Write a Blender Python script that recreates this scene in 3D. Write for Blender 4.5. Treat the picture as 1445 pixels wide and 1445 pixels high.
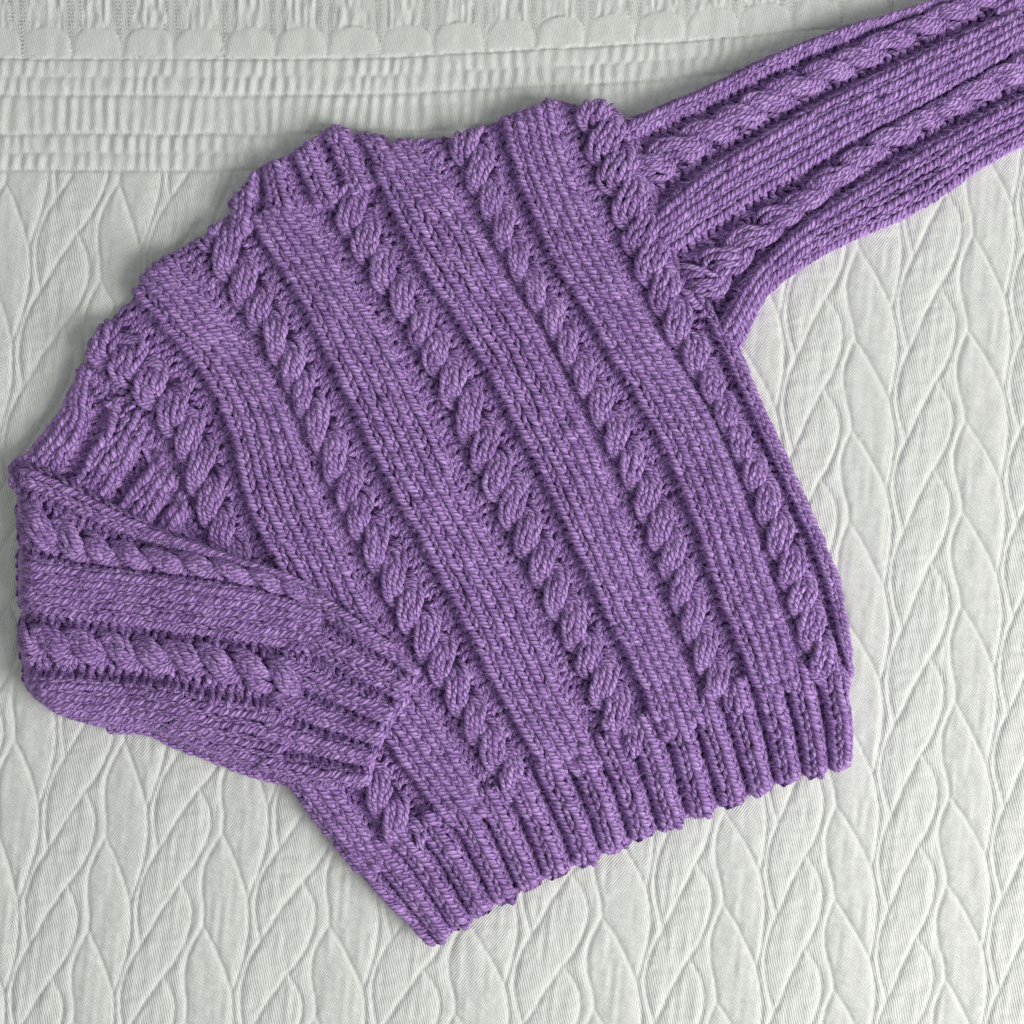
import bpy, math
import numpy as np

# ---------------------------------------------------------------- units
S = 0.0003          # one plan unit (about 0.3 mm) in metres
CX = CY = 722.5     # plan centre
CAMH = 2000.0       # camera height in plan units
rng = np.random.default_rng(7)

for o in list(bpy.data.objects):
    bpy.data.objects.remove(o, do_unlink=True)
scene = bpy.context.scene
col = scene.collection

# ---------------------------------------------------------------- camera
cam_d = bpy.data.cameras.new("camera")
cam_d.sensor_width = 36.0
cam_d.lens = 36.0 * CAMH / 1445.0
cam_d.clip_start = 0.01
cam_d.clip_end = 20.0
cam = bpy.data.objects.new("camera", cam_d)
cam.location = (0, 0, CAMH * S)
col.objects.link(cam)
scene.camera = cam

# ---------------------------------------------------------------- light
world = bpy.data.worlds.new("World")
scene.world = world
world.use_nodes = True
bg = world.node_tree.nodes["Background"]
bg.inputs[0].default_value = (0.86, 0.90, 0.88, 1)
bg.inputs[1].default_value = 0.33


def area_light(name, loc, target, size, size_y, power, color):
    d = bpy.data.lights.new(name, 'AREA')
    d.shape = 'RECTANGLE'
    d.size = size
    d.size_y = size_y
    d.energy = power
    d.color = color
    o = bpy.data.objects.new(name, d)
    o.location = loc
    v = np.array(target, float) - np.array(loc, float)
    import mathutils
    o.rotation_euler = mathutils.Vector(v).to_track_quat('-Z', 'Y').to_euler()
    col.objects.link(o)
    return o


# one big window to the right of the bed, a little towards the foot
area_light("window_light", (1.24, -0.62, 0.88), (0.0, 0.0, 0.0), 1.0, 0.8, 28.0, (1.0, 0.99, 0.97))

scene.view_settings.view_transform = 'Standard'
scene.view_settings.look = 'None'
scene.view_settings.exposure = 0.25
scene.view_settings.gamma = 1.0
scene.render.engine = 'CYCLES'


# ---------------------------------------------------------------- numeric helpers
def vnoise(x, y, cx, cy, seed):
    """smooth value noise in -1..1, cell cx by cy"""
    r = np.random.default_rng(seed).uniform(-1, 1, (64, 64))
    u = np.asarray(x) / cx
    v = np.asarray(y) / cy
    iu = np.floor(u).astype(int)
    iv = np.floor(v).astype(int)
    fu = u - iu
    fv = v - iv
    fu = fu * fu * (3 - 2 * fu)
    fv = fv * fv * (3 - 2 * fv)
    a = r[iu % 64, iv % 64]
    b = r[(iu + 1) % 64, iv % 64]
    c = r[iu % 64, (iv + 1) % 64]
    d = r[(iu + 1) % 64, (iv + 1) % 64]
    return (a * (1 - fu) + b * fu) * (1 - fv) + (c * (1 - fu) + d * fu) * fv


def seg_dist(px, py, poly, closed=False):
    """distance of points to a polyline"""
    best = np.full(np.shape(px), 1e9)
    P = list(poly) + ([poly[0]] if closed else [])
    for (x0, y0), (x1, y1) in zip(P[:-1], P[1:]):
        dx, dy = x1 - x0, y1 - y0
        L = dx * dx + dy * dy + 1e-9
        t = np.clip(((px - x0) * dx + (py - y0) * dy) / L, 0, 1)
        d = np.hypot(px - x0 - t * dx, py - y0 - t * dy)
        best = np.minimum(best, d)
    return best


def inside(px, py, poly):
    r = np.zeros(np.shape(px), bool)
    n = len(poly)
    for i in range(n):
        x0, y0 = poly[i]
        x1, y1 = poly[(i + 1) % n]
        c = ((y0 > py) != (y1 > py)) & (px < (x1 - x0) * (py - y0) / (y1 - y0 + 1e-12) + x0)
        r ^= c
    return r


def smoothstep(a, b, x):
    t = np.clip((x - a) / (b - a), 0, 1)
    return t * t * (3 - 2 * t)


def catmull(pts, step=2.0):
    P = np.array(pts, float)
    P = np.vstack([2 * P[0] - P[1], P, 2 * P[-1] - P[-2]])
    out = []
    for i in range(1, len(P) - 2):
        p0, p1, p2, p3 = P[i - 1:i + 3]
        n = max(2, int(np.hypot(*(p2 - p1)) / step))
        t = np.linspace(0, 1, n, endpoint=False)[:, None]
        out.append(0.5 * (2 * p1 + (p2 - p0) * t + (2 * p0 - 5 * p1 + 4 * p2 - p3) * t * t
                          + (3 * p1 - p0 - 3 * p2 + p3) * t ** 3))
    out.append(P[-2][None])
    return np.vstack(out)


# ---------------------------------------------------------------- materials
def new_mat(name):
    m = bpy.data.materials.new(name)
    m.use_nodes = True
    nt = m.node_tree
    nt.nodes.clear()
    return m, nt.nodes, nt.links


def yarn_material(name, structured=True):
    m, N, L = new_mat(name)
    out = N.new('ShaderNodeOutputMaterial')
    bs = N.new('ShaderNodeBsdfPrincipled')
    L.new(bs.outputs[0], out.inputs[0])
    bs.inputs['Roughness'].default_value = 0.75
    bs.inputs['Specular IOR Level'].default_value = 0.25
    bs.inputs['Sheen Weight'].default_value = 0.12
    bs.inputs['Sheen Roughness'].default_value = 0.5
    bs.inputs['Sheen Tint'].default_value = (0.85, 0.70, 1.0, 1)

    def math_(op, a, b=None, c=None):
        n = N.new('ShaderNodeMath')
        n.operation = op
        for i, q in enumerate((a, b, c)):
            if q is None:
                continue
            if isinstance(q, (int, float)):
                n.inputs[i].default_value = q
            else:
                L.new(q, n.inputs[i])
        return n.outputs[0]

    tone = N.new('ShaderNodeAttribute')
    tone.attribute_name = 'tone'
    if structured:
        uv = N.new('ShaderNodeUVMap')
        uv.uv_map = 'yarn'
        sp = N.new('ShaderNodeSeparateXYZ')
        L.new(uv.outputs[0], sp.inputs[0])
        u, v = sp.outputs[0], sp.outputs[1]           # u: plan units along yarn, v: turns round it
        ph = math_('ADD', math_('MULTIPLY', v, 4.0), math_('MULTIPLY', u, TWIST / 6.6))
        q = math_('SUBTRACT', math_('MULTIPLY', u, 0.10), math_('MULTIPLY', v, TWIST * 1.2))
        # wobble of the plies
        cb = N.new('ShaderNodeCombineXYZ')
        L.new(math_('MULTIPLY', ph, 0.8), cb.inputs[0])
        L.new(math_('MULTIPLY', q, 1.2), cb.inputs[1])
        L.new(math_('MULTIPLY', tone.outputs['Fac'], 37.0), cb.inputs[2])
        nz = N.new('ShaderNodeTexNoise')
        nz.inputs['Scale'].default_value = 1.0
        nz.inputs['Detail'].default_value = 2.0
        L.new(cb.outputs[0], nz.inputs['Vector'])
        ph2 = math_('ADD', ph, math_('MULTIPLY', math_('SUBTRACT', nz.outputs['Fac'], 0.5), 0.55))
        ply = math_('ABSOLUTE', math_('SINE', math_('MULTIPLY', ph2, math.pi)))
        # loose fibres that follow the plies
        cb2 = N.new('ShaderNodeCombineXYZ')
        L.new(math_('MULTIPLY', ph, 4.2), cb2.inputs[0])
        L.new(math_('MULTIPLY', q, 1.6), cb2.inputs[1])
        L.new(math_('MULTIPLY', tone.outputs['Fac'], 71.0), cb2.inputs[2])
        nf = N.new('ShaderNodeTexNoise')
        nf.inputs['Scale'].default_value = 1.0
        nf.inputs['Detail'].default_value = 3.0
        L.new(cb2.outputs[0], nf.inputs['Vector'])
        hgt = math_('ADD', math_('POWER', ply, 0.7), math_('MULTIPLY', nf.outputs['Fac'], 0.65))
        fib = nf.outputs['Fac']
    else:
        tc = N.new('ShaderNodeTexCoord')
        nf = N.new('ShaderNodeTexNoise')
        nf.inputs['Scale'].default_value = 900.0
        L.new(tc.outputs['Object'], nf.inputs['Vector'])
        hgt = nf.outputs['Fac']
        fib = nf.outputs['Fac']
    bp = N.new('ShaderNodeBump')
    bp.inputs['Strength'].default_value = 1.0
    bp.inputs['Distance'].default_value = 2.6 * S
    L.new(hgt, bp.inputs['Height'])
    L.new(bp.outputs[0], bs.inputs['Normal'])
    # dyed fibre: lilac and deeper purple strands mixed
    f = math_('ADD', math_('MULTIPLY', math_('SUBTRACT', fib, 0.5), 1.15), math_('MULTIPLY', tone.outputs['Fac'], 0.36))
    rp = N.new('ShaderNodeValToRGB')
    e = rp.color_ramp.elements
    e[0].position = 0.0
    e[0].color = YARN_DARK
    e[1].position = 0.75
    e[1].color = YARN_LIGHT
    L.new(math_('ADD', f, 0.13), rp.inputs[0])
    L.new(rp.outputs[0], bs.inputs['Base Color'])
    return m


TWIST = -1.0
YARN_DARK = (0.220, 0.098, 0.345, 1)
YARN_LIGHT = (0.680, 0.430, 0.880, 1)
MAT_YARN = yarn_material("plied_yarn")
MAT_SHEET = yarn_material("inner_yarn", structured=False)


def bed_material():
    m, N, L = new_mat("white_cotton_matelasse")
    out = N.new('ShaderNodeOutputMaterial')
    bs = N.new('ShaderNodeBsdfPrincipled')
    L.new(bs.outputs[0], out.inputs[0])
    bs.inputs['Roughness'].default_value = 0.9
    bs.inputs['Specular IOR Level'].default_value = 0.15
    bs.inputs['Sheen Weight'].default_value = 0.08
    tc = N.new('ShaderNodeTexCoord')
    at = N.new('ShaderNodeAttribute')
    at.attribute_name = 'twill'

    def wave(angle, period, dist):
        mp = N.new('ShaderNodeMapping')
        mp.inputs['Rotation'].default_value = (0, 0, math.radians(angle))
        L.new(tc.outputs['Object'], mp.inputs[0])
        w = N.new('ShaderNodeTexWave')
        w.inputs['Scale'].default_value = 2 * math.pi / (20 * period * S)
        w.inputs['Distortion'].default_value = dist
        w.inputs['Detail'].default_value = 2.0
        w.inputs['Detail Scale'].default_value = 0.5
        L.new(mp.outputs[0], w.inputs['Vector'])
        return w.outputs['Fac']

    wa = wave(-12, 3.4, 3.5)
    wb = wave(40, 3.2, 3.5)
    mx = N.new('ShaderNodeMix')
    L.new(at.outputs['Fac'], mx.inputs[0])
    L.new(wa, mx.inputs[2])
    L.new(wb, mx.inputs[3])
    nz = N.new('ShaderNodeTexNoise')
    nz.inputs['Scale'].default_value = 1 / (3.2 * S)
    nz.inputs['Detail'].default_value = 3.0
    L.new(tc.outputs['Object'], nz.inputs['Vector'])
    ad = N.new('ShaderNodeMath')
    ad.operation = 'MULTIPLY_ADD'
    ad.inputs[1].default_value = 1.3
    L.new(nz.outputs['Fac'], ad.inputs[0])
    L.new(mx.outputs[0], ad.inputs[2])
    bp = N.new('ShaderNodeBump')
    bp.inputs['Strength'].default_value = 0.62
    bp.inputs['Distance'].default_value = 0.75 * S
    L.new(ad.outputs[0], bp.inputs['Height'])
    L.new(bp.outputs[0], bs.inputs['Normal'])
    n2 = N.new('ShaderNodeTexNoise')
    n2.inputs['Scale'].default_value = 1 / (5.0 * S)
    n2.inputs['Detail'].default_value = 4.0
    L.new(tc.outputs['Object'], n2.inputs['Vector'])
    rp = N.new('ShaderNodeValToRGB')
    e = rp.color_ramp.elements
    e[0].position = 0.3
    e[0].color = (0.63, 0.642, 0.608, 1)
    e[1].position = 0.7
    e[1].color = (0.715, 0.722, 0.69, 1)
    L.new(n2.outputs['Fac'], rp.inputs[0])
    L.new(rp.outputs[0], bs.inputs['Base Color'])
    return m


MAT_BED = bed_material()


# ---------------------------------------------------------------- bedspread
def build_bedspread():
    def axis(lo, hi, fine, bands):
        out = [lo - 960 + i * 24 for i in range(27)] + [lo - 312 + i * 9.75 for i in range(32)]
        x = lo
        while x < hi:
            out.append(x)
            st = fine
            for b0, b1, s_ in bands:
                if b0 <= x < b1:
                    st = s_
            x += st
        out += [hi + i * 9.75 for i in range(1, 32)] + [hi + 312 + i * 24 for i in range(27)]
        return np.array(out)

    xs = axis(-40, 1485, 2.4, [])
    ys = axis(-40, 1485, 2.75, [(-30, 90, 1.9)])
    X, Y = np.meshgrid(xs, ys)
    # the border climbs to the right, the columns lean to the left
    D = np.interp(X, [-2000, 400, 560, 970, 1140, 1445, 2400], [0, 0, -3, -25, -40, -64, -150])
    D = np.where(X > 0, D, 0)
    v = Y - D
    sh = -0.19 + 0.15 * smoothstep(250, 1000, X)
    U = X - sh * (v - 700) + 5 * vnoise(X, v, 190, 160, 3)
    W = v + 6 * vnoise(X, v, 150, 190, 4)

    # one tile of quilting lines, traced once, in local units
    T = 5.78
    H0, V0 = 160.0, 131.5

    def loc(zx, zy):
        dx, dy = (zx - 350) / T, (zy - 230) / T
        return (dx + 0.066 * dy, dy + 0.076 * dx)

    lines = [
        [(350, 230), (300, 330), (262, 440), (240, 550), (236, 650), (250, 780), (277, 890), (300, 990)],
        [(300, 990), (370, 850), (430, 715), (500, 590), (560, 470)],
        [(565, 475), (625, 565), (672, 660), (688, 775), (674, 895), (632, 1025), (572, 1150), (515, 1235)],
        [(838, 60), (780, 190), (742, 310), (733, 430), (748, 560), (778, 685), (788, 820)],
        [(838, 60), (930, 205), (1020, 380), (1080, 520), (1100, 570)],
        [(1100, 570), (1122, 700), (1134, 850), (1122, 1000), (1090, 1180), (1052, 1330)],
    ]
    n = 4
    gx, gy = np.meshgrid(np.arange(0, H0, 1 / 2), np.arange(0, V0, 1 / 2))
    dist = np.full(gx.shape, 1e9)
    for ln in lines:
        p = catmull([loc(*q) for q in ln], 6.0)
        for i in (-2, -1, 0, 1):
            for j in (-2, -1, 0, 1):
                dist = np.minimum(dist, seg_dist(gx, gy, [(a + i * H0, b + j * V0) for a, b in p]))
    # which column (slanted one way or the other) a spot belongs to
    bx = np.array([loc(715, y)[0] for y in (430, 800)]).mean()
    u0 = U - 1255.6 - 0.05 * 500
    w0 = W - 1202.0
    uu = np.mod(u0, H0)
    ww = np.mod(w0, V0)
    iu = np.clip((uu * 2), 0, dist.shape[1] - 1.001)
    iv = np.clip((ww * 2), 0, dist.shape[0] - 1.001)
    a0 = iu.astype(int)
    b0 = iv.astype(int)
    fa, fb = iu - a0, iv - b0
    a1 = np.minimum(a0 + 1, dist.shape[1] - 1)
    b1 = np.minimum(b0 + 1, dist.shape[0] - 1)
    d = (dist[b0, a0] * (1 - fa) + dist[b0, a1] * fa) * (1 - fb) + (dist[b1, a0] * (1 - fa) + dist[b1, a1] * fa) * fb
    twill = ((uu > bx) & (uu < bx + 66)).astype(float)

    puff = 2.4 * (1 - np.exp(-np.maximum(d - 0.6, 0) / 2.0)) + 0.5 * smoothstep(0, 16, d)
    rough = 0.85 * vnoise(X, Y, 4.6, 4.6, 11) * np.exp(-(d / 4.5) ** 2)
    wr = 0.75 * vnoise(X + 0.1 * Y, Y, 7.2, 46, 12) + 0.7 * vnoise(X, Y, 45, 8, 13) * smoothstep(4, 12, d) \
        + 0.45 * vnoise(X, Y, 9, 9, 14) * smoothstep(3, 10, d)
    leaf = puff + rough + wr * smoothstep(0, 8, d)

    # border: stitched rows with crinkles between them
    bands = np.full(X.shape, 0.0)
    edge = np.full(X.shape, 1e9)
    strong = [81, 133, 188, 240]
    weak = [107, 215]
    vb = v + 1.2 * vnoise(X, v, 60, 60, 21)
    for k, ln in enumerate(strong):
        edge = np.minimum(edge, np.abs(vb - ln))
    for ln in weak:
        edge = np.minimum(edge, np.abs(vb - ln) + 1.6 + 1.5 * vnoise(X, 0 * X, 90, 9, 25))
    edge = np.minimum(edge, np.abs(vb - 152) + 2.5 + 4 * smoothstep(500, 120, X))
    zone = np.digitize(vb, [81, 107, 133, 188, 215, 240])
    cr = np.sin((X + 0.06 * v) * 2 * math.pi / 18.0 + 2.6 * vnoise(X, v + zone * 55, 45, 70, 23) + zone * 0.8) \
        * (0.75 + 0.45 * vnoise(X, v + zone * 50, 30, 60, 24)) + 0.5 * vnoise(X + zone * 7.3, v + zone * 400, 9.0, 60, 22)
    band = 2.4 * (1 - np.exp(-edge / 3.0)) + 1.25 * cr * (0.45 + 0.55 * smoothstep(0, 7, edge)) + 0.5 * vnoise(X, v, 7, 9, 26)
    row = 1.3 * np.exp(-((vb - 3.5 - np.select([vb < 100, vb < 160, vb < 214], [75, 127, 182], 234)) / 2.0) ** 2) \
        * np.sin(X * 2 * math.pi / 6.3)
    band += row
    for ln in strong:
        band -= 1.7 * np.exp(-((vb - ln) / 1.8) ** 2)
    # scalloped edge motif above the rows
    m = np.mod(X - 28 + 4 * vnoise(X, v, 140, 80, 31), 72.5) - 36.25
    mm = np.abs(m)
    hw = 34.5 * np.sqrt(np.clip(1 - np.clip((78 - v) / 41.0, 0, 2) ** 4.5, 0, 1)) * (v < 79)
    din = np.minimum(hw - mm, 80 - v)
    dome = 1.6 * (1 - np.exp(-np.clip(din, 0, 50) / 3.0)) + 0.9
    dome += 0.8 * vnoise(X, v, 13, 30, 32) * (din > 0)
    peb_w = 13.0 * smoothstep(70, 38, v) + 1.5
    pebm = smoothstep(-2, 2, peb_w - (36.25 - mm))
    peb = 1.0 + 1.7 * np.sin(X * 2 * math.pi / 5.6 + np.where(np.mod(np.floor(v / 2.9), 2) > 0, math.pi, 0)) \
        * np.abs(np.sin(v * math.pi / 2.9))
    ple = 1.6 + 2.0 * vnoise(X, v, 4.2, 22, 33) + 0.8 * vnoise(X, v, 7, 12, 34)
    scal = np.where(din > 0, dome, np.where(pebm > 0.5, peb, ple))
    far = smoothstep(-30, -60, v)
    scal = scal * (1 - far) + far * (2 + 1.5 * vnoise(X, v, 10, 60, 35))

    bl = smoothstep(237, 246, v)
    z = np.where(v > 80, leaf * bl + band * (1 - bl), scal)
    z = z - 6.0 + 1.6 * vnoise(X, Y, 230, 200, 41) + 0.5 * vnoise(X, Y, 40, 46, 42)
    twill = np.where(v > 241, twill, 0.5)

    ny, nx = X.shape
    co = np.empty((ny * nx, 3), np.float32)
    co[:, 0] = ((X - CX) * S).ravel()
    co[:, 1] = ((CY - Y) * S).ravel()
    co[:, 2] = (z * S).ravel()
    idx = np.arange(ny * nx).reshape(ny, nx)
    f = np.stack([idx[:-1, :-1], idx[1:, :-1], idx[1:, 1:], idx[:-1, 1:]], -1).reshape(-1, 4)
    me = mesh_np("bedspread", co, f)
    at = me.attributes.new('twill', 'FLOAT', 'POINT')
    at.data.foreach_set('value', twill.ravel().astype(np.float32))
    me.materials.append(MAT_BED)
    o = bpy.data.objects.new("bedspread", me)
    o["kind"] = "structure"
    o["label"] = "white quilted cotton bedspread with leaf pattern and stitched border rows"
    col.objects.link(o)
    return o


def mesh_np(name, co, quads):
    me = bpy.data.meshes.new(name)
    nf = len(quads)
    me.vertices.add(len(co))
    me.vertices.foreach_set('co', np.ascontiguousarray(co, np.float32).ravel())
    me.loops.add(nf * 4)
    me.loops.foreach_set('vertex_index', np.ascontiguousarray(quads, np.int32).ravel())
    me.polygons.add(nf)
    me.polygons.foreach_set('loop_start', np.arange(0, nf * 4, 4, dtype=np.int32))
    me.polygons.foreach_set('use_smooth', np.ones(nf, bool))
    me.update(calc_edges=True)
    return me


# ---------------------------------------------------------------- yarn
SIDES, RINGS = 7, 8


def resample_matrix(K, M):
    """Catmull-Rom weights from K controls to M samples"""
    W = np.zeros((M, K))
    for i, t in enumerate(np.linspace(0, K - 1, M)):
        k = min(int(t), K - 2)
        f = t - k
        w = [0.5 * (-f + 2 * f * f - f ** 3), 0.5 * (2 - 5 * f * f + 3 * f ** 3),
             0.5 * (f + 4 * f * f - 3 * f ** 3), 0.5 * (-f * f + f ** 3)]
        for j, q in enumerate((k - 1, k, k + 1, k + 2)):
            if q < 0:
                W[i, 0] += 2 * w[j]
                W[i, 1] -= w[j]
            elif q > K - 1:
                W[i, K - 1] += 2 * w[j]
                W[i, K - 2] -= w[j]
            else:
                W[i, q] += w[j]
    return W


def to_world(P, zb):
    """plan (x right, y down, z up) to metres; tops were measured from above, so pull them to their height"""
    k = 1 - zb / CAMH
    out = np.empty(P.shape)
    out[..., 0] = (P[..., 0] - CX) * k * S
    out[..., 1] = (CY - P[..., 1]) * k * S
    out[..., 2] = P[..., 2] * S
    return out


FUZZ_SRC = []


def yarn_mesh(name, ctrl, rad, tone, zb, parent):
    """ctrl (N,K,3) plan points, rad (N,K)"""
    N_, K = ctrl.shape[:2]
    if N_ == 0:
        return None
    W = resample_matrix(K, RINGS)
    P = to_world(np.einsum('mk,nkc->nmc', W, ctrl), zb)
    R = np.einsum('mk,nk->nm', W, rad) * S
    T = np.gradient(P, axis=1)
    T /= np.linalg.norm(T, axis=2, keepdims=True) + 1e-12
    up = np.array([0, 0, 1.0])
    Nn = up - T * (T @ up)[..., None]
    ln = np.linalg.norm(Nn, axis=2, keepdims=True)
    Nn = Nn / np.maximum(ln, 1e-6)
    B = np.cross(T, Nn)
    th = np.arange(SIDES) / SIDES * 2 * math.pi
    ring = P[:, :, None, :] + R[:, :, None, None] * (np.cos(th)[None, None, :, None] * B[:, :, None, :]
                                                   + np.sin(th)[None, None, :, None] * Nn[:, :, None, :])
    co = ring.reshape(-1, 3)
    base = (np.arange(N_) * RINGS * SIDES)[:, None, None]
    i, j = np.meshgrid(np.arange(RINGS - 1), np.arange(SIDES), indexing='ij')
    j2 = (j + 1) % SIDES
    q = np.stack([i * SIDES + j, i * SIDES + j2, (i + 1) * SIDES + j2, (i + 1) * SIDES + j], -1).reshape(-1, 4)
    quads = (base + q[None]).reshape(-1, 4)
    me = mesh_np(name, co, quads)
    # uv: length along the yarn, turns round it
    seg = np.linalg.norm(np.diff(P, axis=1), axis=2) / S
    ulen = np.concatenate([np.zeros((N_, 1)), np.cumsum(seg, 1)], 1) + rng.uniform(0, 400, (N_, 1))
    iu = np.stack([i, i, i + 1, i + 1], -1).reshape(-1, 4)
    jv = np.stack([j, j + 1, j + 1, j], -1).reshape(-1, 4) / SIDES
    uv = np.empty((N_, q.shape[0], 4, 2), np.float32)
    uv[..., 0] = ulen[:, iu]
    uv[..., 1] = jv[None]
    ul = me.uv_layers.new(name='yarn')
    ul.data.foreach_set('uv', uv.ravel())
    at = me.attributes.new('tone', 'FLOAT', 'POINT')
    at.data.foreach_set('value', np.repeat(tone, RINGS * SIDES).astype(np.float32))
    me.materials.append(MAT_YARN)
    o = bpy.data.objects.new(name, me)
    o.parent = parent
    col.objects.link(o)
    k = rng.choice(N_, max(1, int(N_ * (0.35 if name.startswith(('purl', 'rib_g')) else 1.3))), replace=True)
    q = rng.integers(2, RINGS - 2, len(k))
    side = rng.uniform(-0.8, 0.8, (len(k), 1))
    FUZZ_SRC.append(P[k, q] + (Nn[k, q] * 0.6 + B[k, q] * side) * R[k, q][:, None])
    return o


class Panel:
    def __init__(self, guides, clip, Z, columns, edges, seed, rows=12.5, hk=6.0, hp=-4.0, bumpy=1.0, smin=-20, smax=None, wob=2.5, wcell=95.0):
        self.clip, self.Z, self.columns, self.edges, self.rh, self.seed = clip, Z, columns, edges, rows, seed
        self.bumpy = bumpy
        self.colmax = {}
        self.wob, self.wcell = wob, wcell
        guides = sorted(guides, key=lambda g: g[0])
        self.smin = smin
        G = []
        L = 0
        for a, pts in guides:
            c = catmull(pts, 2.0)
            sl = np.concatenate([[0], np.cumsum(np.hypot(*np.diff(c, axis=0).T))])
            G.append((a, c, sl))
            L = max(L, sl[-1])
        self.smax = (L if smax is None else smax) + 25
        st = np.arange(smin - 30, self.smax + 30, 3.0)
        tab = np.empty((len(G), len(st), 2))
        for k, (a, c, sl) in enumerate(G):
            for q in range(2):
                tab[k, :, q] = np.interp(st, sl, c[:, q])
            d0 = (c[5] - c[0]) / np.hypot(*(c[5] - c[0]))
            d1 = (c[-1] - c[-8]) / np.hypot(*(c[-1] - c[-8]))
            lo = st < 0
            hi = st > sl[-1]
            tab[k, lo] = c[0] + d0 * st[lo][:, None]
            tab[k, hi] = c[-1] + d1 * (st[hi] - sl[-1])[:, None]
        # smooth along the length so neighbouring wales flow
        ker = np.hanning(15)
        ker /= ker.sum()
        for k in range(len(G)):
            for q in range(2):
                pad = np.concatenate([2 * tab[k, 0, q] - tab[k, 7:0:-1, q], tab[k, :, q], 2 * tab[k, -1, q] - tab[k, -2:-9:-1, q]])
                tab[k, :, q] = np.convolve(pad, ker, 'valid')
        ga = np.array([g[0] for g in G], float)
        m = np.empty_like(tab)
        for k in range(len(G)):
            if k == 0:
                m[k] = (tab[1] - tab[0]) / (ga[1] - ga[0])
            elif k == len(G) - 1:
                m[k] = (tab[k] - tab[k - 1]) / (ga[k] - ga[k - 1])
            else:
                d0 = (tab[k] - tab[k - 1]) / (ga[k] - ga[k - 1])
                d1 = (tab[k + 1] - tab[k]) / (ga[k + 1] - ga[k])
                w0, w1 = ga[k + 1] - ga[k], ga[k] - ga[k - 1]
                m[k] = (d0 * w0 + d1 * w1) / (w0 + w1)
        self.at = np.arange(ga[0] - 20, ga[-1] + 20.1, 2.0)
        g = np.empty((len(self.at), len(st), 2))
        for i, a in enumerate(self.at):
            if a <= ga[0]:
                g[i] = tab[0] + m[0] * (a - ga[0])
                continue
            if a >= ga[-1]:
                g[i] = tab[-1] + m[-1] * (a - ga[-1])
                continue
            k = int(np.searchsorted(ga, a) - 1)
            h = ga[k + 1] - ga[k]
            t = (a - ga[k]) / h
            g[i] = (2 * t ** 3 - 3 * t * t + 1) * tab[k] + (t ** 3 - 2 * t * t + t) * h * m[k] \
                + (-2 * t ** 3 + 3 * t * t) * tab[k + 1] + (t ** 3 - t * t) * h * m[k + 1]
        self.grid, self.st = g, st
        # relief across the columns
        self.ha = np.arange(columns[0][1] - 30, columns[-1][2] + 30, 1.0)
        prof = np.full(len(self.ha), hp)
        for c in columns:
            ty, a0, a1, n = c[:4]
            t = (self.ha - a0) / (a1 - a0)
            s_ = (t >= 0) & (t <= 1)
            if ty == 'K':
                q = 2 * t[s_] - 1
                if n <= 2:
                    prof[s_] = hp + (hk - hp) * (1 - 0.7 * np.abs(q) ** 2.4)
                else:
                    prof[s_] = hp + (hk - hp) * (1 - np.where(q < 0, 0.30, 0.35) * np.abs(q) ** 6)
            elif ty == 'C':
                prof[s_] = -3.0
            elif ty == 'P' and len(c) > 4:
                prof[s_] = c[4]
        ker = np.hanning(7)
        prof = np.convolve(np.pad(prof, 3, mode='edge'), ker / ker.sum(), 'valid')
        self.prof = prof

    def xy(self, a, s):
        ia = np.clip((a - self.at[0]) / 2.0, 0, len(self.at) - 1.001)
        is_ = np.clip((s - self.st[0]) / 3.0, 0, len(self.st) - 1.001)
        a0, s0 = ia.astype(int), is_.astype(int)
        fa, fs = (ia - a0)[..., None], (is_ - s0)[..., None]
        g = self.grid
        p = (g[a0, s0] * (1 - fa) + g[a0 + 1, s0] * fa) * (1 - fs) + (g[a0, s0 + 1] * (1 - fa) + g[a0 + 1, s0 + 1] * fa) * fs
        # hand-laid cloth: the columns wander a little
        c = self.wcell
        x, y = p[..., 0], p[..., 1]
        dx = self.wob * (vnoise(x, y, c, c, self.seed + 5) + 0.4 * vnoise(x, y, c * 0.4, c * 0.4, self.seed + 6))
        dy = self.wob * (vnoise(x, y, c, c, self.seed + 7) + 0.4 * vnoise(x, y, c * 0.4, c * 0.4, self.seed + 8))
        return np.stack([x + dx, y + dy], -1)

    def level(self, x, y):
        z = self.Z(x, y) if callable(self.Z) else np.full(np.shape(x), float(self.Z))
        drop = np.zeros(np.shape(x))
        for poly, dr, R in self.edges:
            d = seg_dist(x, y, poly)
            t = np.clip(1 - d / R, 0, 1)
            drop = np.maximum(drop, dr * (t ** 2.2 if dr > 30 else 1 - np.sqrt(np.maximum(1 - t * t, 0))))
        return z - drop + self.bumpy * (3.2 * vnoise(x, y, 85, 75, self.seed) + 1.2 * vnoise(x, y, 33, 35, self.seed + 1))

    def relief(self, a):
        return np.interp(a, self.ha, self.prof)

    def points(self, a, s, h, relief=True):
        p = self.xy(a, s)
        z = self.level(p[..., 0], p[..., 1]) + h
        if relief:
            z = z + self.relief(a)
        return np.concatenate([p, z[..., None]], -1)

    def keep(self, a, s):
        p = self.xy(a, s)
        return inside(p[..., 0], p[..., 1], self.clip)

    # ---- stitches
    LEG = np.array([(0.08, -0.62, -2.2), (0.14, -0.25, 0.2), (0.24, 0.20, 1.4), (0.34, 0.64, 0.5), (0.39, 1.02, -2.2)])
    LEGT = np.array([(0.11, -0.62, -3.0), (0.165, -0.25, -0.8), (0.255, 0.20, 0.3), (0.34, 0.64, -0.6), (0.38, 1.02, -3.0)])
    LEGR = np.array([0.72, 0.98, 1.05, 1.0, 0.70])

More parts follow.
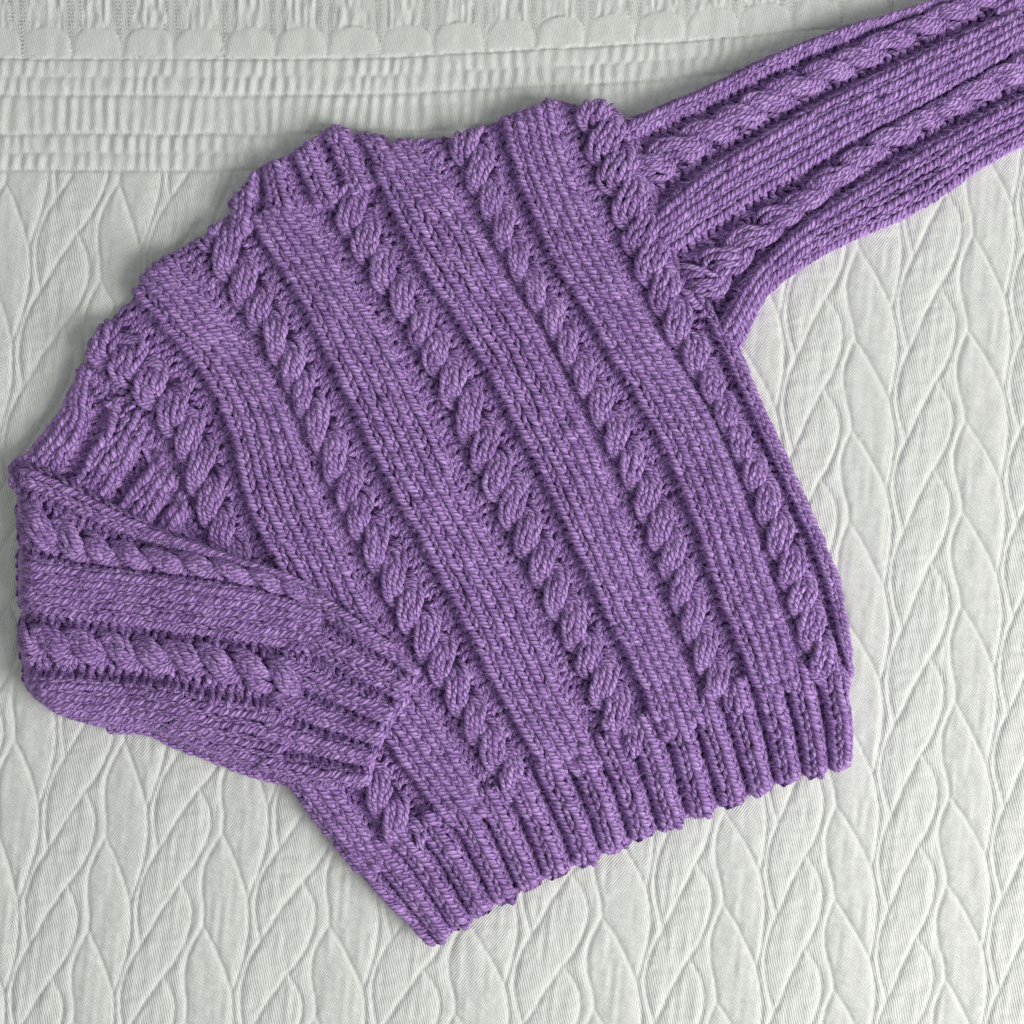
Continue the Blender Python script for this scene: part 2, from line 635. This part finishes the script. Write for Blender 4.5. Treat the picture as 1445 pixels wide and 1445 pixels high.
    def knit(self, a0, a1, n, smin, smax):
        w = (a1 - a0) / n
        rh = self.rh
        js = np.arange(int(smin // rh), int(smax // rh) + 1)
        st, jj = np.meshgrid(np.arange(n), js, indexing='ij')
        st, jj = st.ravel(), jj.ravel()
        ac = a0 + (st + 0.5) * w + rng.normal(0, 0.035 * w, st.shape)
        sc = jj * rh + rng.normal(0, 0.07 * rh, st.shape) + 2.2 * np.sin(st * 2.1 + jj * 0.15)
        k = self.keep(ac, sc + 0.3 * rh)
        ac, sc = ac[k], sc[k]
        A, C, R, Tn = [], [], [], []
        tn = 0.5 + 0.20 * rng.standard_normal(len(ac))
        for side in (-1, 1):
            jit = 1 + rng.normal(0, 0.10, (len(ac), 1))
            wig = rng.normal(0, 0.05, (len(ac), 5))
            LEG = self.LEG if side < 0 else self.LEGT
            da = side * LEG[None, :, 0] * w * jit + wig * w * 0.5
            ds = LEG[None, :, 1] * rh * (1 + rng.normal(0, 0.08, (len(ac), 1)))
            dh = LEG[None, :, 2] + rng.normal(0, 0.45, (len(ac), 1)) + rng.normal(0, 0.2, (len(ac), 5))
            C.append(self.points(ac[:, None] + da, sc[:, None] + ds, dh))
            r = min(0.245 * w if n > 2 else 0.275 * w, 4.4)
            R.append(self.LEGR[None] * r * (1 + rng.normal(0, 0.07, (len(ac), 1))) * (1.14 if side < 0 else 0.82))
            Tn.append(tn + 0.10 * rng.standard_normal(len(ac)))
        return np.concatenate(C), np.concatenate(R), np.clip(np.concatenate(Tn), 0, 1)

    PUR = np.array([(-0.68, -0.26, -1.6), (-0.34, 0.16, 0.3), (0.0, 0.34, 1.0), (0.34, 0.16, 0.3), (0.68, -0.26, -1.6)])

    def purl(self, a0, a1, n, smin, smax):
        w = (a1 - a0) / n
        rh = self.rh
        js = np.arange(int(smin // rh), int(smax // rh) + 1)
        C, R, Tn = [], [], []
        for flip in (1, -1):
            st, jj = np.meshgrid(np.arange(n if flip > 0 else n + 1), js, indexing='ij')
            st, jj = st.ravel(), jj.ravel()
            off = 0.5 if flip > 0 else 0.0
            ac = a0 + (st + off) * w + rng.normal(0, 0.06 * w, st.shape)
            sc = (jj + (0.0 if flip > 0 else 0.55)) * rh + rng.normal(0, 0.14 * rh, st.shape)
            k = self.keep(ac, sc)
            ac, sc = ac[k], sc[k]
            wx = max(w, 11.0) * (1 + rng.normal(0, 0.08, (len(ac), 1)))
            da = self.PUR[None, :, 0] * wx
            ds = flip * self.PUR[None, :, 1] * rh * 1.1 + self.PUR[None, :, 0] * rng.normal(0.30, 0.30, (len(ac), 1)) * rh
            dh = self.PUR[None, :, 2] + rng.normal(0, 0.7, (len(ac), 1)) - (0.8 if flip < 0 else 0)
            C.append(self.points(ac[:, None] + da, sc[:, None] + ds, dh))
            R.append(np.array([0.6, 0.95, 1.0, 0.95, 0.6])[None] * 4.2 * (1 + rng.normal(0, 0.08, (len(ac), 1))))
            Tn.append(0.45 + 0.25 * rng.standard_normal(len(ac)))
        return np.concatenate(C), np.concatenate(R), np.clip(np.concatenate(Tn), 0, 1)

    def cable(self, a0, a1, smin, smax, pitch=47.0, phase=0.0):
        ac = 0.5 * (a0 + a1)
        half = 0.5 * (a1 - a0)
        Rc = 0.46 * half
        Hc = 6.6
        rh = self.rh * 1.0
        C, R, Tn = [], [], []
        js = np.arange(int(smin // rh), int(smax // rh) + 1)
        wk = rng.uniform(0, 999)

        def wob(q):
            return 7.0 * vnoise(q + wk, 0 * q + wk, 62, 9, 77)

        for strand in (0, 1):
            for st in (-0.5, 0.5):
                for side in (-1, 1):
                    s0 = js * rh + rng.normal(0, 0.06 * rh, js.shape)
                    o = (st * 0.95 + side * self.LEG[None, :, 0] * 0.95) * half * 0.66 \
                        + rng.normal(0, 0.8, (len(js), 1)) + rng.normal(0, 0.35, (len(js), 5))
                    s = s0[:, None] + self.LEG[None, :, 1] * rh * 1.08
                    ph = math.pi * (s + wob(s)) / pitch + math.pi * strand + phase
                    phc = math.pi * (s0 + 0.25 * rh + wob(s0)) / pitch + math.pi * strand + phase
                    sn, cs = np.sin(ph), np.cos(ph)
                    c = -Rc * cs
                    slope = Rc * math.pi / pitch * sn * 1.25
                    tau = np.arctan(slope)
                    wfac = 0.80 + 0.20 * sn
                    oo = o * wfac
                    a = ac + c + oo * np.cos(tau)
                    s2 = s - oo * np.sin(tau)
                    on = oo / (half * 0.68)
                    dome = 5.8 * np.sqrt(np.clip(1 - on ** 2, 0, 1))
                    h = 2.5 + Hc * sn + dome + self.LEG[None, :, 2] * 0.8 + rng.normal(0, 0.8, (len(js), 1))
                    k = (np.sin(phc) > -0.55) & self.keep(np.full(js.shape, ac), s0)
                    C.append(self.points(a[k], s2[k], h[k]))
                    R.append(self.LEGR[None] * 4.2 * (1 + rng.normal(0, 0.07, (k.sum(), 1))))
                    Tn.append(0.55 + 0.26 * rng.standard_normal(int(k.sum())))
        return np.concatenate(C), np.concatenate(R), np.clip(np.concatenate(Tn), 0, 1)

    def clamp(self, p):
        """pull points that stick out back onto the outline, tucked a little lower"""
        best = np.full(len(p), 1e9)
        res = p.copy()
        n = len(self.clip)
        for i in range(n):
            (x0, y0), (x1, y1) = self.clip[i], self.clip[(i + 1) % n]
            dx, dy = x1 - x0, y1 - y0
            t = np.clip(((p[:, 0] - x0) * dx + (p[:, 1] - y0) * dy) / (dx * dx + dy * dy + 1e-9), 0, 1)
            qx, qy = x0 + t * dx, y0 + t * dy
            dd = np.hypot(p[:, 0] - qx, p[:, 1] - qy)
            m = dd < best
            best[m] = dd[m]
            res[m, 0] = qx[m]
            res[m, 1] = qy[m]
        res[:, 2] -= np.minimum(best * 0.6, 6.0)
        return res

    # ---- objects
    def sheet(self, name, parent, under=7.0):
        a = np.arange(self.columns[0][1] - 4, self.columns[-1][2] + 4.1, 4.0)
        s = np.arange(self.smin, self.smax, 6.0)
        A, B = np.meshgrid(a, s, indexing='ij')
        P = self.points(A, B, -under)
        ok = inside(P[..., 0], P[..., 1], self.clip)
        idx = np.arange(A.size).reshape(A.shape)
        q = np.stack([idx[:-1, :-1], idx[1:, :-1], idx[1:, 1:], idx[:-1, 1:]], -1)
        n_in = ok[:-1, :-1].astype(int) + ok[1:, :-1] + ok[1:, 1:] + ok[:-1, 1:]
        q = q[n_in > 0]
        flat = P.reshape(-1, 3)
        lost = np.flatnonzero(~ok.ravel())
        lost = lost[np.isin(lost, q)]
        flat[lost] = self.clamp(flat[lost])
        P = flat.reshape(P.shape)
        used, inv = np.unique(q, return_inverse=True)
        co = to_world(P.reshape(-1, 3)[used], 20)
        me = mesh_np(name, co, inv.reshape(-1, 4))
        at = me.attributes.new('tone', 'FLOAT', 'POINT')
        at.data.foreach_set('value', np.full(len(co), 0.45, np.float32))
        me.materials.append(MAT_SHEET)
        o = bpy.data.objects.new(name, me)
        o.parent = parent
        col.objects.link(o)
        return o

    NAMES = {'K': 'knit_stripe', 'P': 'purl_channel', 'C': 'cable'}

    def build(self, name, parent, rib=False, zb=24):
        base = self.sheet(name, parent)
        for ci, c in enumerate(self.columns):
            ty, a0, a1, n = c[:4]
            if ty == 'K':
                d = self.knit(a0, a1, n, self.smin, min(self.smax, self.colmax.get(ci, 1e9)))
            elif ty == 'P':
                d = self.purl(a0, a1, n, self.smin, self.smax)
            else:
                d = self.cable(a0, a1, self.smin, self.smax, phase=c[4] if len(c) > 4 else 0.0)
            ins = inside(d[0][:, :, 0], d[0][:, :, 1], self.clip)
            ok = ins.sum(1) >= 3
            d = [q[ok] for q in d]
            out = ~ins[ok]
            if out.any():
                d[0][out] = self.clamp(d[0][out])
            nm = self.NAMES[ty]
            if rib:
                nm = 'rib' if ty == 'K' else 'rib_groove'
            yarn_mesh(nm, d[0], d[1], d[2], zb, base)
        return base


def edge_chain(name, pts, z, parent, zb, spacing=10.0, r=3.6, width=5.0):
    """a cast-off edge: a chain of slanted loops along a line"""
    c = catmull(pts, 1.5)
    sl = np.concatenate([[0], np.cumsum(np.hypot(*np.diff(c, axis=0).T))])
    n = int(sl[-1] / spacing)
    C, R = [], []
    for i in range(n):
        for side in (-1, 1):
            s = (i + np.array([-0.45, -0.1, 0.3, 0.7, 1.05])) * spacing + rng.normal(0, 0.8)
            x = np.interp(s, sl, c[:, 0])
            y = np.interp(s, sl, c[:, 1])
            tx = np.interp(s + 2, sl, c[:, 0]) - np.interp(s - 2, sl, c[:, 0])
            ty = np.interp(s + 2, sl, c[:, 1]) - np.interp(s - 2, sl, c[:, 1])
            ln = np.hypot(tx, ty) + 1e-9
            off = side * np.array([0.05, 0.3, 0.6, 0.75, 0.9]) * width * (1 + rng.normal(0, 0.15))
            zz = (z(x, y) if callable(z) else z) + np.array([-2.5, 0.3, 1.5, 0.5, -2.5]) + rng.normal(0, 0.8)
            C.append(np.stack([x - ty / ln * off, y + tx / ln * off, zz], -1))
            R.append(np.array([0.55, 0.95, 1.05, 1.0, 0.55]) * r * (1 + rng.normal(0, 0.1)))
    tn = np.clip(0.5 + 0.25 * rng.standard_normal(len(C)), 0, 1)
    return yarn_mesh(name, np.array(C), np.array(R), tn, zb, parent)


def rib_columns(a0, n, pitch=39.0, kw=27.0):
    out = []
    for i in range(n):
        c = a0 + i * pitch
        out.append(('K', c - kw / 2, c + kw / 2, 2))
        if i < n - 1:
            out.append(('P', c + kw / 2, c + pitch - kw / 2, 1))
    return out


# ================================================================= structure
build_bedspread()

# ================================================================= sweater
sweater = bpy.data.objects.new("sweater", None)
sweater.empty_display_size = 0.05
sweater["label"] = "hand-knitted lilac purple cable sweater lying flat with one sleeve folded over"
sweater["category"] = "sweater"
col.objects.link(sweater)

# ---- outlines
LEFT_SIDE = [(612, 1330), (553, 1281), (470, 1187), (395, 1095), (330, 960), (285, 860), (263, 747)]
LEFT_SEAM = [(290, 800), (263, 747), (242, 691), (221, 653), (194, 598), (138, 545), (105, 515)]
LEFT_SHOULDER = [(105, 515), (114, 498), (138, 460), (180, 419), (208, 377), (249, 353), (294, 325), (318, 296)]
NECK_LOW = [(318, 318), (342, 314), (398, 288), (462, 272), (508, 250), (548, 222), (556, 200)]
NECK_TOP = [(308, 312), (322, 284), (348, 256), (370, 232), (398, 221), (430, 203), (450, 188), (474, 175), (498, 186), (539, 187), (568, 192)]
RIGHT_SHOULDER = [(556, 184), (608, 192), (657, 186), (698, 167), (743, 156), (774, 137), (802, 143), (861, 144), (882, 163)]
RIGHT_SEAM = [(880, 166), (905, 220), (924, 285), (942, 330), (958, 385), (995, 438), (1045, 488)]
RIGHT_SIDE = [(1045, 488), (1076, 570), (1111, 643), (1152, 733), (1187, 816), (1201, 902), (1208, 985), (1207, 1078)]


def shift(pts, dx, dy):
    return [(x + dx, y + dy) for x, y in pts]


HEM_JOIN = [(480, 1235), (570, 1185), (690, 1128), (778, 1088), (862, 1046), (950, 1010), (1040, 976), (1128, 952), (1210, 940)]

# ---- front
g = [
    (-420, [(510, 1222), (440, 1130), (380, 1040), (320, 930), (265, 830), (225, 750), (195, 690), (150, 640), (90, 590)]),
    (-330, [(566, 1175), (536, 1121), (500, 1066), (440, 970), (370, 855), (318, 761), (301, 719), (287, 680), (273, 633), (253, 595), (230, 563), (200, 535), (173, 510), (140, 480)]),
    (-289, [(622, 1150), (584, 1097), (550, 1050), (495, 965), (430, 862), (377, 768), (349, 705), (330, 626), (309, 570), (277, 513), (242, 475), (196, 425), (160, 390)]),
    (-206, [(690, 1125), (667, 1092), (633, 1031), (588, 965), (540, 880), (491, 781), (457, 708), (431, 645), (405, 577), (374, 520), (338, 473), (305, 432), (256, 370), (225, 330)]),
    (-165, [(725, 1104), (709, 1073), (681, 1030), (657, 995), (629, 947), (601, 899), (556, 816), (511, 733), (491, 695), (467, 646), (448, 608), (429, 567), (410, 525), (390, 482), (365, 440), (338, 395), (318, 355), (296, 310)]),
    (-124, [(765, 1085), (737, 1035), (695, 960), (664, 896), (608, 788), (541, 664), (478, 535), (425, 425), (385, 365), (362, 325), (340, 280)]),
    (-41, [(845, 1062), (820, 1015), (792, 962), (775, 920), (738, 837), (682, 736), (622, 616), (557, 490), (500, 398), (470, 350), (432, 300), (398, 250), (370, 205)]),
    (0, [(888, 1045), (871, 1008), (846, 958), (809, 880), (787, 835), (740, 745), (700, 664), (655, 574), (610, 491), (586, 446), (558, 401), (534, 367), (512, 330), (490, 292), (467, 250), (440, 200)]),
    (41, [(930, 1028), (905, 970), (868, 890), (816, 775), (757, 655), (695, 540), (643, 448), (608, 391), (574, 332), (545, 278), (525, 230), (505, 185)]),
    (124, [(992, 1000), (972, 955), (950, 905), (909, 798), (847, 645), (787, 515), (752, 453), (719, 400), (688, 346), (657, 296), (624, 249), (588, 202), (560, 160)]),
    (165, [(1028, 985), (1004, 950), (990, 912), (975, 868), (956, 809), (935, 755), (902, 680), (857, 595), (811, 510), (785, 462), (760, 420), (736, 376), (712, 331), (691, 285), (673, 239), (655, 190), (640, 145)]),
    (206, [(1068, 968), (1052, 930), (1031, 880), (1004, 808), (980, 738), (940, 640), (890, 545), (837, 452), (802, 398), (774, 347), (748, 290), (725, 232), (709, 170), (700, 125)]),
    (289, [(x_ - 5, y_) for x_, y_ in [(1132, 950), (1114, 885), (1083, 795), (1049, 694), (1009, 597), (965, 520), (927, 460), (896, 408), (868, 354), (844, 304), (823, 256), (806, 208), (795, 162), (785, 120)]]),
    (330, [(x_ + 6, y_) for x_, y_ in [(1165, 945), (1149, 908), (1132, 862), (1117, 817), (1099, 772), (1079, 722), (1056, 667), (1028, 611), (1000, 553), (971, 495), (946, 446), (927, 401), (910, 358), (897, 317), (884, 277), (868, 237), (852, 195), (835, 145)]]),
    (402, [(1210, 945), (1203, 900), (1190, 820), (1154, 733), (1113, 643), (1078, 568), (1048, 495), (1012, 425), (985, 360), (960, 290), (935, 220), (915, 150)]),
]
cols = [('K', -437, -371, 4), ('P', -371, -351, 2)]
for i in range(5):
    c = -330 + 165 * i
    cols.append(('C', c - 23, c + 23, 4, 0.9 * i) if i < 4 else ('C', c - 29, c + 31, 4, 0.9 * i))
    cols.append(('P', c + 23, c + 40, 2, -8.5) if i < 4 else ('P', c + 31, c + 45, 1, -9.0))
    if i < 4:
        cols.append(('K', c + 40, c + 124, 5))
        cols.append(('P', c + 124, c + 142 - (6 if i == 3 else 0), 2, -4.0))
cols.append(('K', 376, 402, 2))
front_clip = [(520, 1250), (470, 1190), (395, 1098), (330, 963), (285, 862)] + shift(LEFT_SEAM[1:-1], -9, 5) + LEFT_SHOULDER[1:] \
    + NECK_LOW + RIGHT_SHOULDER[1:] + shift(RIGHT_SEAM[1:-1], 8, -4) + RIGHT_SIDE[0:6] + [(1205, 950), (1195, 975), (900, 1080)]
front_edges = [(LEFT_SIDE, 14, 26), (LEFT_SHOULDER, 14, 26), (RIGHT_SHOULDER, 13, 20), (RIGHT_SIDE, 14, 22),
               (LEFT_SEAM, 6, 14), (RIGHT_SEAM, 6, 14), (HEM_JOIN, 6, 24)]
front = Panel(g, front_clip, 19.0, cols, front_edges, 101, smin=-8, hk=9.0, hp=-6.0)
front.colmax = {0: 330.0}
front.build("front_panel", sweater)
edge_chain("armhole_seam", RIGHT_SEAM, 17.0, sweater, 24, spacing=11.0, r=3.4, width=5.0)
edge_chain("armhole_seam", LEFT_SEAM, 17.0, sweater, 24, spacing=11.0, r=3.4, width=5.0)

# ---- hem
bx = [(650, 1301), (681, 1283), (716, 1266), (750, 1247), (788, 1230), (830, 1214), (868, 1197), (909, 1176), (951, 1162),
      (993, 1146), (1036, 1131), (1075, 1114), (1115, 1098), (1153, 1089), (1190, 1079)]
tx = [(570, 1185), (610, 1165), (650, 1146), (690, 1128), (735, 1108), (778, 1088), (820, 1068), (862, 1046), (905, 1028),
      (950, 1010), (995, 992), (1040, 976), (1083, 963), (1128, 952), (1176, 945)]
g = [(-78, [(596, 1322), (540, 1268), (497, 1218), (470, 1180)]), (-39, [(626, 1318), (580, 1255), (538, 1203), (520, 1170)])]
for i, (b, t) in enumerate(zip(bx, tx)):
    md = (0.5 * (b[0] + t[0]) + 2, 0.5 * (b[1] + t[1]) - 3)
    g.append((39 * i, [b, md, t, (t[0] - 0.25 * (b[0] - t[0]), t[1] - 0.25 * (b[1] - t[1]))]))
g.append((39 * 15 - 16, [(1212, 1070), (1212, 1010), (1206, 940), (1203, 910)]))
HEM_BOTTOM = [(612, 1332), (632, 1322), (650, 1304), (681, 1286), (716, 1269), (750, 1250), (788, 1233), (830, 1217), (868, 1200), (909, 1179),
              (951, 1165), (993, 1149), (1036, 1134), (1075, 1117), (1115, 1101), (1153, 1092), (1190, 1082), (1207, 1074)]
hem_low = []
for i, (x, y) in enumerate(bx):
    for t_, q_ in ((-14, 5.5), (-9, 7.5), (-2, 8.5), (6, 8), (12, 6), (19.5, 3.5)):
        if i == len(bx) - 1 and t_ > 7:
            continue
        hem_low.append((x + 0.92 * t_ + 0.40 * q_, y - 0.40 * t_ + 0.92 * q_))
hem_clip = [(486, 1205), (520, 1250), (566, 1296), (608, 1334), (622, 1334), (632, 1320)] + hem_low + [(1209, 1078)] \
    + [(1213, 1020), (1210, 945), (1128, 930), (1040, 958), (905, 1008), (820, 1050), (735, 1090), (650, 1125), (560, 1165)]
hem = Panel(g, hem_clip, 17.0, rib_columns(-78, 17, kw=32.0), [(HEM_BOTTOM, 9, 11), (LEFT_SIDE, 14, 24), (RIGHT_SIDE, 13, 20)], 131,
            hk=11.0, hp=-8.5, smin=-14, smax=168, rows=13.0)
hem_o = hem.build("hem_ribbing", sweater, rib=True)
edge_chain("cast_on_edge", [(607, 1328), (622, 1328), (634, 1316)] + shift(hem_low, -1, -5) + [(1206, 1073)], 9.0, hem_o, 24, spacing=9.0, r=3.5, width=2.5)

# ---- neckband
g = [(-30, [(312, 335), (308, 300)]), (0, [(340, 330), (345, 292), (351, 252)]), (46, [(402, 300), (392, 262), (383, 222)]), (92, [(466, 287), (446, 245), (428, 200)]),
     (138, [(512, 266), (492, 225), (472, 172)]), (184, [(560, 247), (540, 215), (520, 184)]), (215, [(590, 235), (572, 212), (556, 188)])]
ncols = rib_columns(0, 5, pitch=46.0, kw=34.0)
neck_clip = NECK_TOP + [(575, 225), (556, 246), (512, 268), (466, 287), (402, 300), (345, 332), (312, 335)]
neck = Panel(g, neck_clip, 20.0, ncols, [(NECK_TOP, 13, 16)], 151, hk=9.0, hp=-8.0, smin=0, smax=100, rows=13)
neck_o = neck.build("neckband", sweater, rib=True)
edge_chain("cast_off_edge", shift(NECK_TOP[1:-1], 1, 4), 12.0, neck_o, 24, spacing=10.0, r=3.5, width=4.0)

# ---- right sleeve
def right_guides():
    return [
        (0, [(1560, 150), (1443, 204), (1360, 253), (1291, 298), (1208, 335), (1139, 370), (1083, 415), (1045, 484), (1020, 540)]),
        (62, [(1534, 92), (1443, 133), (1325, 194), (1239, 243), (1153, 299), (1100, 342), (1049, 398), (1010, 455)]),
        (93, [(1521, 58), (1412, 108), (1371, 131), (1325, 156), (1277, 183), (1232, 210), (1201, 235), (1159, 266), (1118, 299), (1070, 333), (1028, 368), (975, 415)]),
        (124, [(1508, 30), (1443, 66), (1360, 114), (1284, 157), (1201, 200), (1153, 230), (1076, 276), (1000, 325), (945, 362), (915, 385)]),
        (204, [(1475, -12), (1443, 5), (1391, 31), (1291, 77), (1187, 128), (1083, 184), (980, 249), (935, 283), (900, 312)]),
        (236, [(1462, -36), (1353, 12), (1301, 35), (1253, 56), (1215, 77), (1166, 103), (1118, 127), (1073, 149), (1035, 170), (986, 196), (930, 228), (890, 252)]),
        (297, [(1440, -66), (1380, -32), (1319, -2), (1277, 12), (1194, 35), (1100, 71), (1031, 105), (945, 142), (885, 166), (850, 182)]),
    ]


RS_TOP = [(1440, -68), (1380, -34), (1319, -4), (1277, 11), (1194, 33), (1100, 69), (1031, 103), (945, 140), (885, 162)]
RS_BOT = [(1045, 486), (1083, 417), (1139, 372), (1208, 338), (1291, 301), (1360, 255), (1443, 207), (1560, 152)]
rcols = [('K', 0, 62, 4), ('P', 62, 73, 1), ('C', 73, 113, 4, 0.4), ('P', 113, 125, 1), ('K', 125, 204, 5), ('P', 204, 216, 1),
         ('C', 216, 256, 4, 1.9), ('P', 256, 270, 1), ('K', 270, 297, 2)]
rs_clip = RS_TOP + shift(RIGHT_SEAM, -10, 6) + RS_BOT[:-1] + [(1500, 182), (1440, 20), (1400, -30)]
rs_edges = [(RS_TOP, 13, 24), (RS_BOT, 13, 24), (RIGHT_SEAM, 6, 14)]
rs = Panel(right_guides(), rs_clip, 18.0, rcols, rs_edges, 171, smin=55, hk=9.0, hp=-9.0)
rs.build("sleeve", sweater)

CUFF_END_R = [(1650, 108), (1530, -110)]
rc_clip = [(1440, -75), (1375, -30), (1415, 25), (1470, 200), (1560, 156), (1652, 112), (1532, -112)]
rc = Panel(right_guides(), rc_clip, 17.0, rib_columns(10, 8, pitch=39.0), [([(1440, -72), (1532, -112)], 13, 20), ([(1443, 207), (1560, 152), (1652, 112)], 13, 20), (CUFF_END_R, 11, 12)],
           173, hk=7.0, hp=-6.0, smin=-95, smax=100, rows=13)
rc.build("cuff", sweater, rib=True)

# ---- left sleeve, upper part (from the armhole down to the fold)
g = [(0, [(5, 668), (42, 630), (69, 600), (103, 538), (118, 505)]),
     (66, [(55, 705), (83, 667), (116, 622), (131, 560), (142, 525)]),
     (102, [(110, 715), (145, 662), (188, 602), (215, 565)]),
     (172, [(150, 775), (190, 715), (228, 668), (255, 630)]),
     (260, [(205, 810), (238, 755), (270, 705), (300, 660)]),
     (330, [(262, 840), (290, 790), (315, 740), (340, 700)])]
LU_OUT = [(14, 648), (42, 626), (69, 599), (103, 534), (108, 515)]
lu_clip = LU_OUT + [(146, 534), (204, 590), (231, 646), (252, 684), (278, 740), (325, 810), (200, 810), (100, 730), (16, 690)]
lu = Panel(g, lu_clip, 18.0, [('K', 0, 64, 4), ('P', 64, 80, 2, -8), ('K', 80, 130, 3), ('P', 130, 152, 2, -7), ('K', 152, 206, 3), ('P', 206, 228, 2, -6), ('K', 228, 266, 2), ('P', 266, 320, 4)],
           [(LU_OUT, 16, 26), (LEFT_SEAM, 6, 14)], 191, smin=0, smax=190, wob=7.0, wcell=42.0, bumpy=1.9)
sl = lu.build("sleeve", sweater)
sl["label"] = "folded sleeve"

# ---- left sleeve, lower part folded back across the front
g = [(0, [(400, 1098), (346, 1088), (304, 1072), (249, 1052), (208, 1036), (131, 1026), (83, 1010), (50, 985), (20, 965)]),
     (75, [(402, 1000), (311, 983), (242, 967), (138, 956), (38, 952), (10, 950)]),
     (108, [(410, 960), (381, 948), (339, 937), (291, 928), (235, 922), (176, 917), (114, 909), (62, 903), (15, 898)]),
     (139, [(424, 918), (346, 903), (242, 890), (138, 875), (38, 860), (10, 855)]),
     (217, [(446, 855), (346, 828), (242, 815), (138, 801), (35, 779), (10, 772)]),
     (242, [(455, 844), (363, 811), (294, 798), (228, 791), (173, 784), (118, 771), (69, 751), (15, 725)]),
     (300, [(470, 842), (400, 808), (330, 786), (239, 754), (170, 720), (100, 683), (16, 648), (0, 640)])]
LF_LEFT = [(14, 644), (18, 700), (20, 760), (22, 860), (20, 905), (25, 950), (45, 990), (83, 1019)]
LF_BOT = [(83, 1019), (131, 1030), (208, 1036), (249, 1054), (304, 1075), (346, 1092), (415, 1110)]
LF_TOP = [(14, 644), (100, 680), (170, 717), (239, 751), (330, 783), (400, 806), (450, 836)]
lf_clip = LF_LEFT + LF_BOT[1:] + [(400, 1075), (416, 1000), (436, 915), (462, 852)] + LF_TOP[::-1]


def lf_level(x, y):
    return 46.0 + 6 * smoothstep(150, 320, x)


lfcols = [('K', 0, 75, 5), ('P', 75, 88, 1), ('C', 88, 128, 4, 1.0), ('P', 128, 140, 1), ('K', 140, 217, 5), ('P', 217, 223, 1),
          ('C', 223, 263, 4, 2.2), ('P', 263, 275, 1), ('K', 275, 302, 2)]
lf = Panel(g, lf_clip, lf_level, lfcols, [(LF_LEFT, 36, 32), (LF_BOT, 40, 38), (LF_TOP, 20, 12)], 211, hk=7.5, hp=-9.0, smin=-10, smax=440)
fold = lf.build("sleeve_fold", sweater, zb=44)
edge_chain("side_seam", [(150, 1030), (208, 1033), (249, 1052), (304, 1073), (346, 1089), (415, 1106), (500, 1110)], 10.0, fold, 20, spacing=13.0, r=3.9, width=5.5)

# ---- left cuff
g = [(0, [(516, 1106), (460, 1106), (410, 1098), (370, 1088)]),
     (60, [(530, 1058), (470, 1040), (410, 1020), (385, 1010)]),
     (120, [(552, 1012), (485, 978), (420, 948), (395, 938)]),
     (180, [(582, 955), (520, 912), (455, 872), (430, 858)]),
     (206, [(592, 934), (525, 884), (455, 838), (430, 824)])]
LC_END = [(520, 1110), (528, 1062), (551, 1014), (570, 986), (590, 937)]
lc_clip = LC_END + [(525, 880), (450, 834), (422, 846), (395, 930), (380, 1010), (368, 1080), (400, 1104), (460, 1111)]
lc = Panel(g, lc_clip, lambda x, y: 51.0 + 9.0 * smoothstep(430, 520, x), rib_columns(12, 6, pitch=37.0, kw=28.0),
           [([(592, 934), (525, 882), (450, 834), (440, 826)], 26, 14), ([(520, 1112), (460, 1112), (400, 1106), (370, 1092)], 24, 26), (LC_END, 7, 7)],
           231, hk=10.5, hp=-10.0, smin=0, smax=150, rows=12.5)
cuff = lc.build("cuff", sweater, rib=True, zb=44)
edge_chain("cast_off_edge", [(516, 1100), (527, 1060), (550, 1013), (569, 985), (587, 940)], 57.0, cuff, 50, spacing=11.0, r=4.3, width=6.0)

# ---- loose fibres standing off the yarn
def build_fuzz():
    src = np.concatenate(FUZZ_SRC)
    n = len(src)
    a = rng.uniform(0, 2 * math.pi, n)
    ln = rng.uniform(7, 24, n) * S
    lift = rng.uniform(0.1, 0.9, n)
    d = np.stack([np.cos(a), np.sin(a), lift], -1)
    side = np.stack([-np.sin(a), np.cos(a), rng.uniform(-0.4, 0.4, n)], -1)
    curl = rng.normal(0, 0.35, n)
    M = 4
    t = np.linspace(0, 1, M)
    P = src[:, None] + ln[:, None, None] * (d[:, None] * t[None, :, None] + side[:, None] * (curl[:, None] * t ** 2)[..., None])
    P[:, :, 2] -= ln[:, None] * 0.55 * t ** 2
    r = 0.30 * S
    off = np.array([[1, 0, 0], [-0.5, 0.87, 0], [-0.5, -0.87, 0]]) * r
    sidev = side / np.linalg.norm(side, axis=1, keepdims=True)
    upv = np.array([0, 0, 1.0])
    tri = np.stack([sidev * r, -0.5 * sidev * r + 0.87 * upv * r, -0.5 * sidev * r - 0.87 * upv * r], 1)
    co = (P[:, :, None, :] + tri[:, None, :, :] * (1 - 0.7 * t)[None, :, None, None]).reshape(-1, 3)
    i, j = np.meshgrid(np.arange(M - 1), np.arange(3), indexing='ij')
    q = np.stack([i * 3 + j, i * 3 + (j + 1) % 3, (i + 1) * 3 + (j + 1) % 3, (i + 1) * 3 + j], -1).reshape(-1, 4)
    quads = ((np.arange(n) * M * 3)[:, None, None] + q[None]).reshape(-1, 4)
    me = mesh_np("yarn_fuzz", co, quads)
    at = me.attributes.new('tone', 'FLOAT', 'POINT')
    at.data.foreach_set('value', np.full(len(co), 0.8, np.float32))
    me.materials.append(MAT_SHEET)
    o = bpy.data.objects.new("yarn_fuzz", me)
    o.parent = sweater
    o["kind"] = "stuff"
    col.objects.link(o)


build_fuzz()
print("TRIS", sum(len(m.polygons) * 2 for m in bpy.data.meshes))
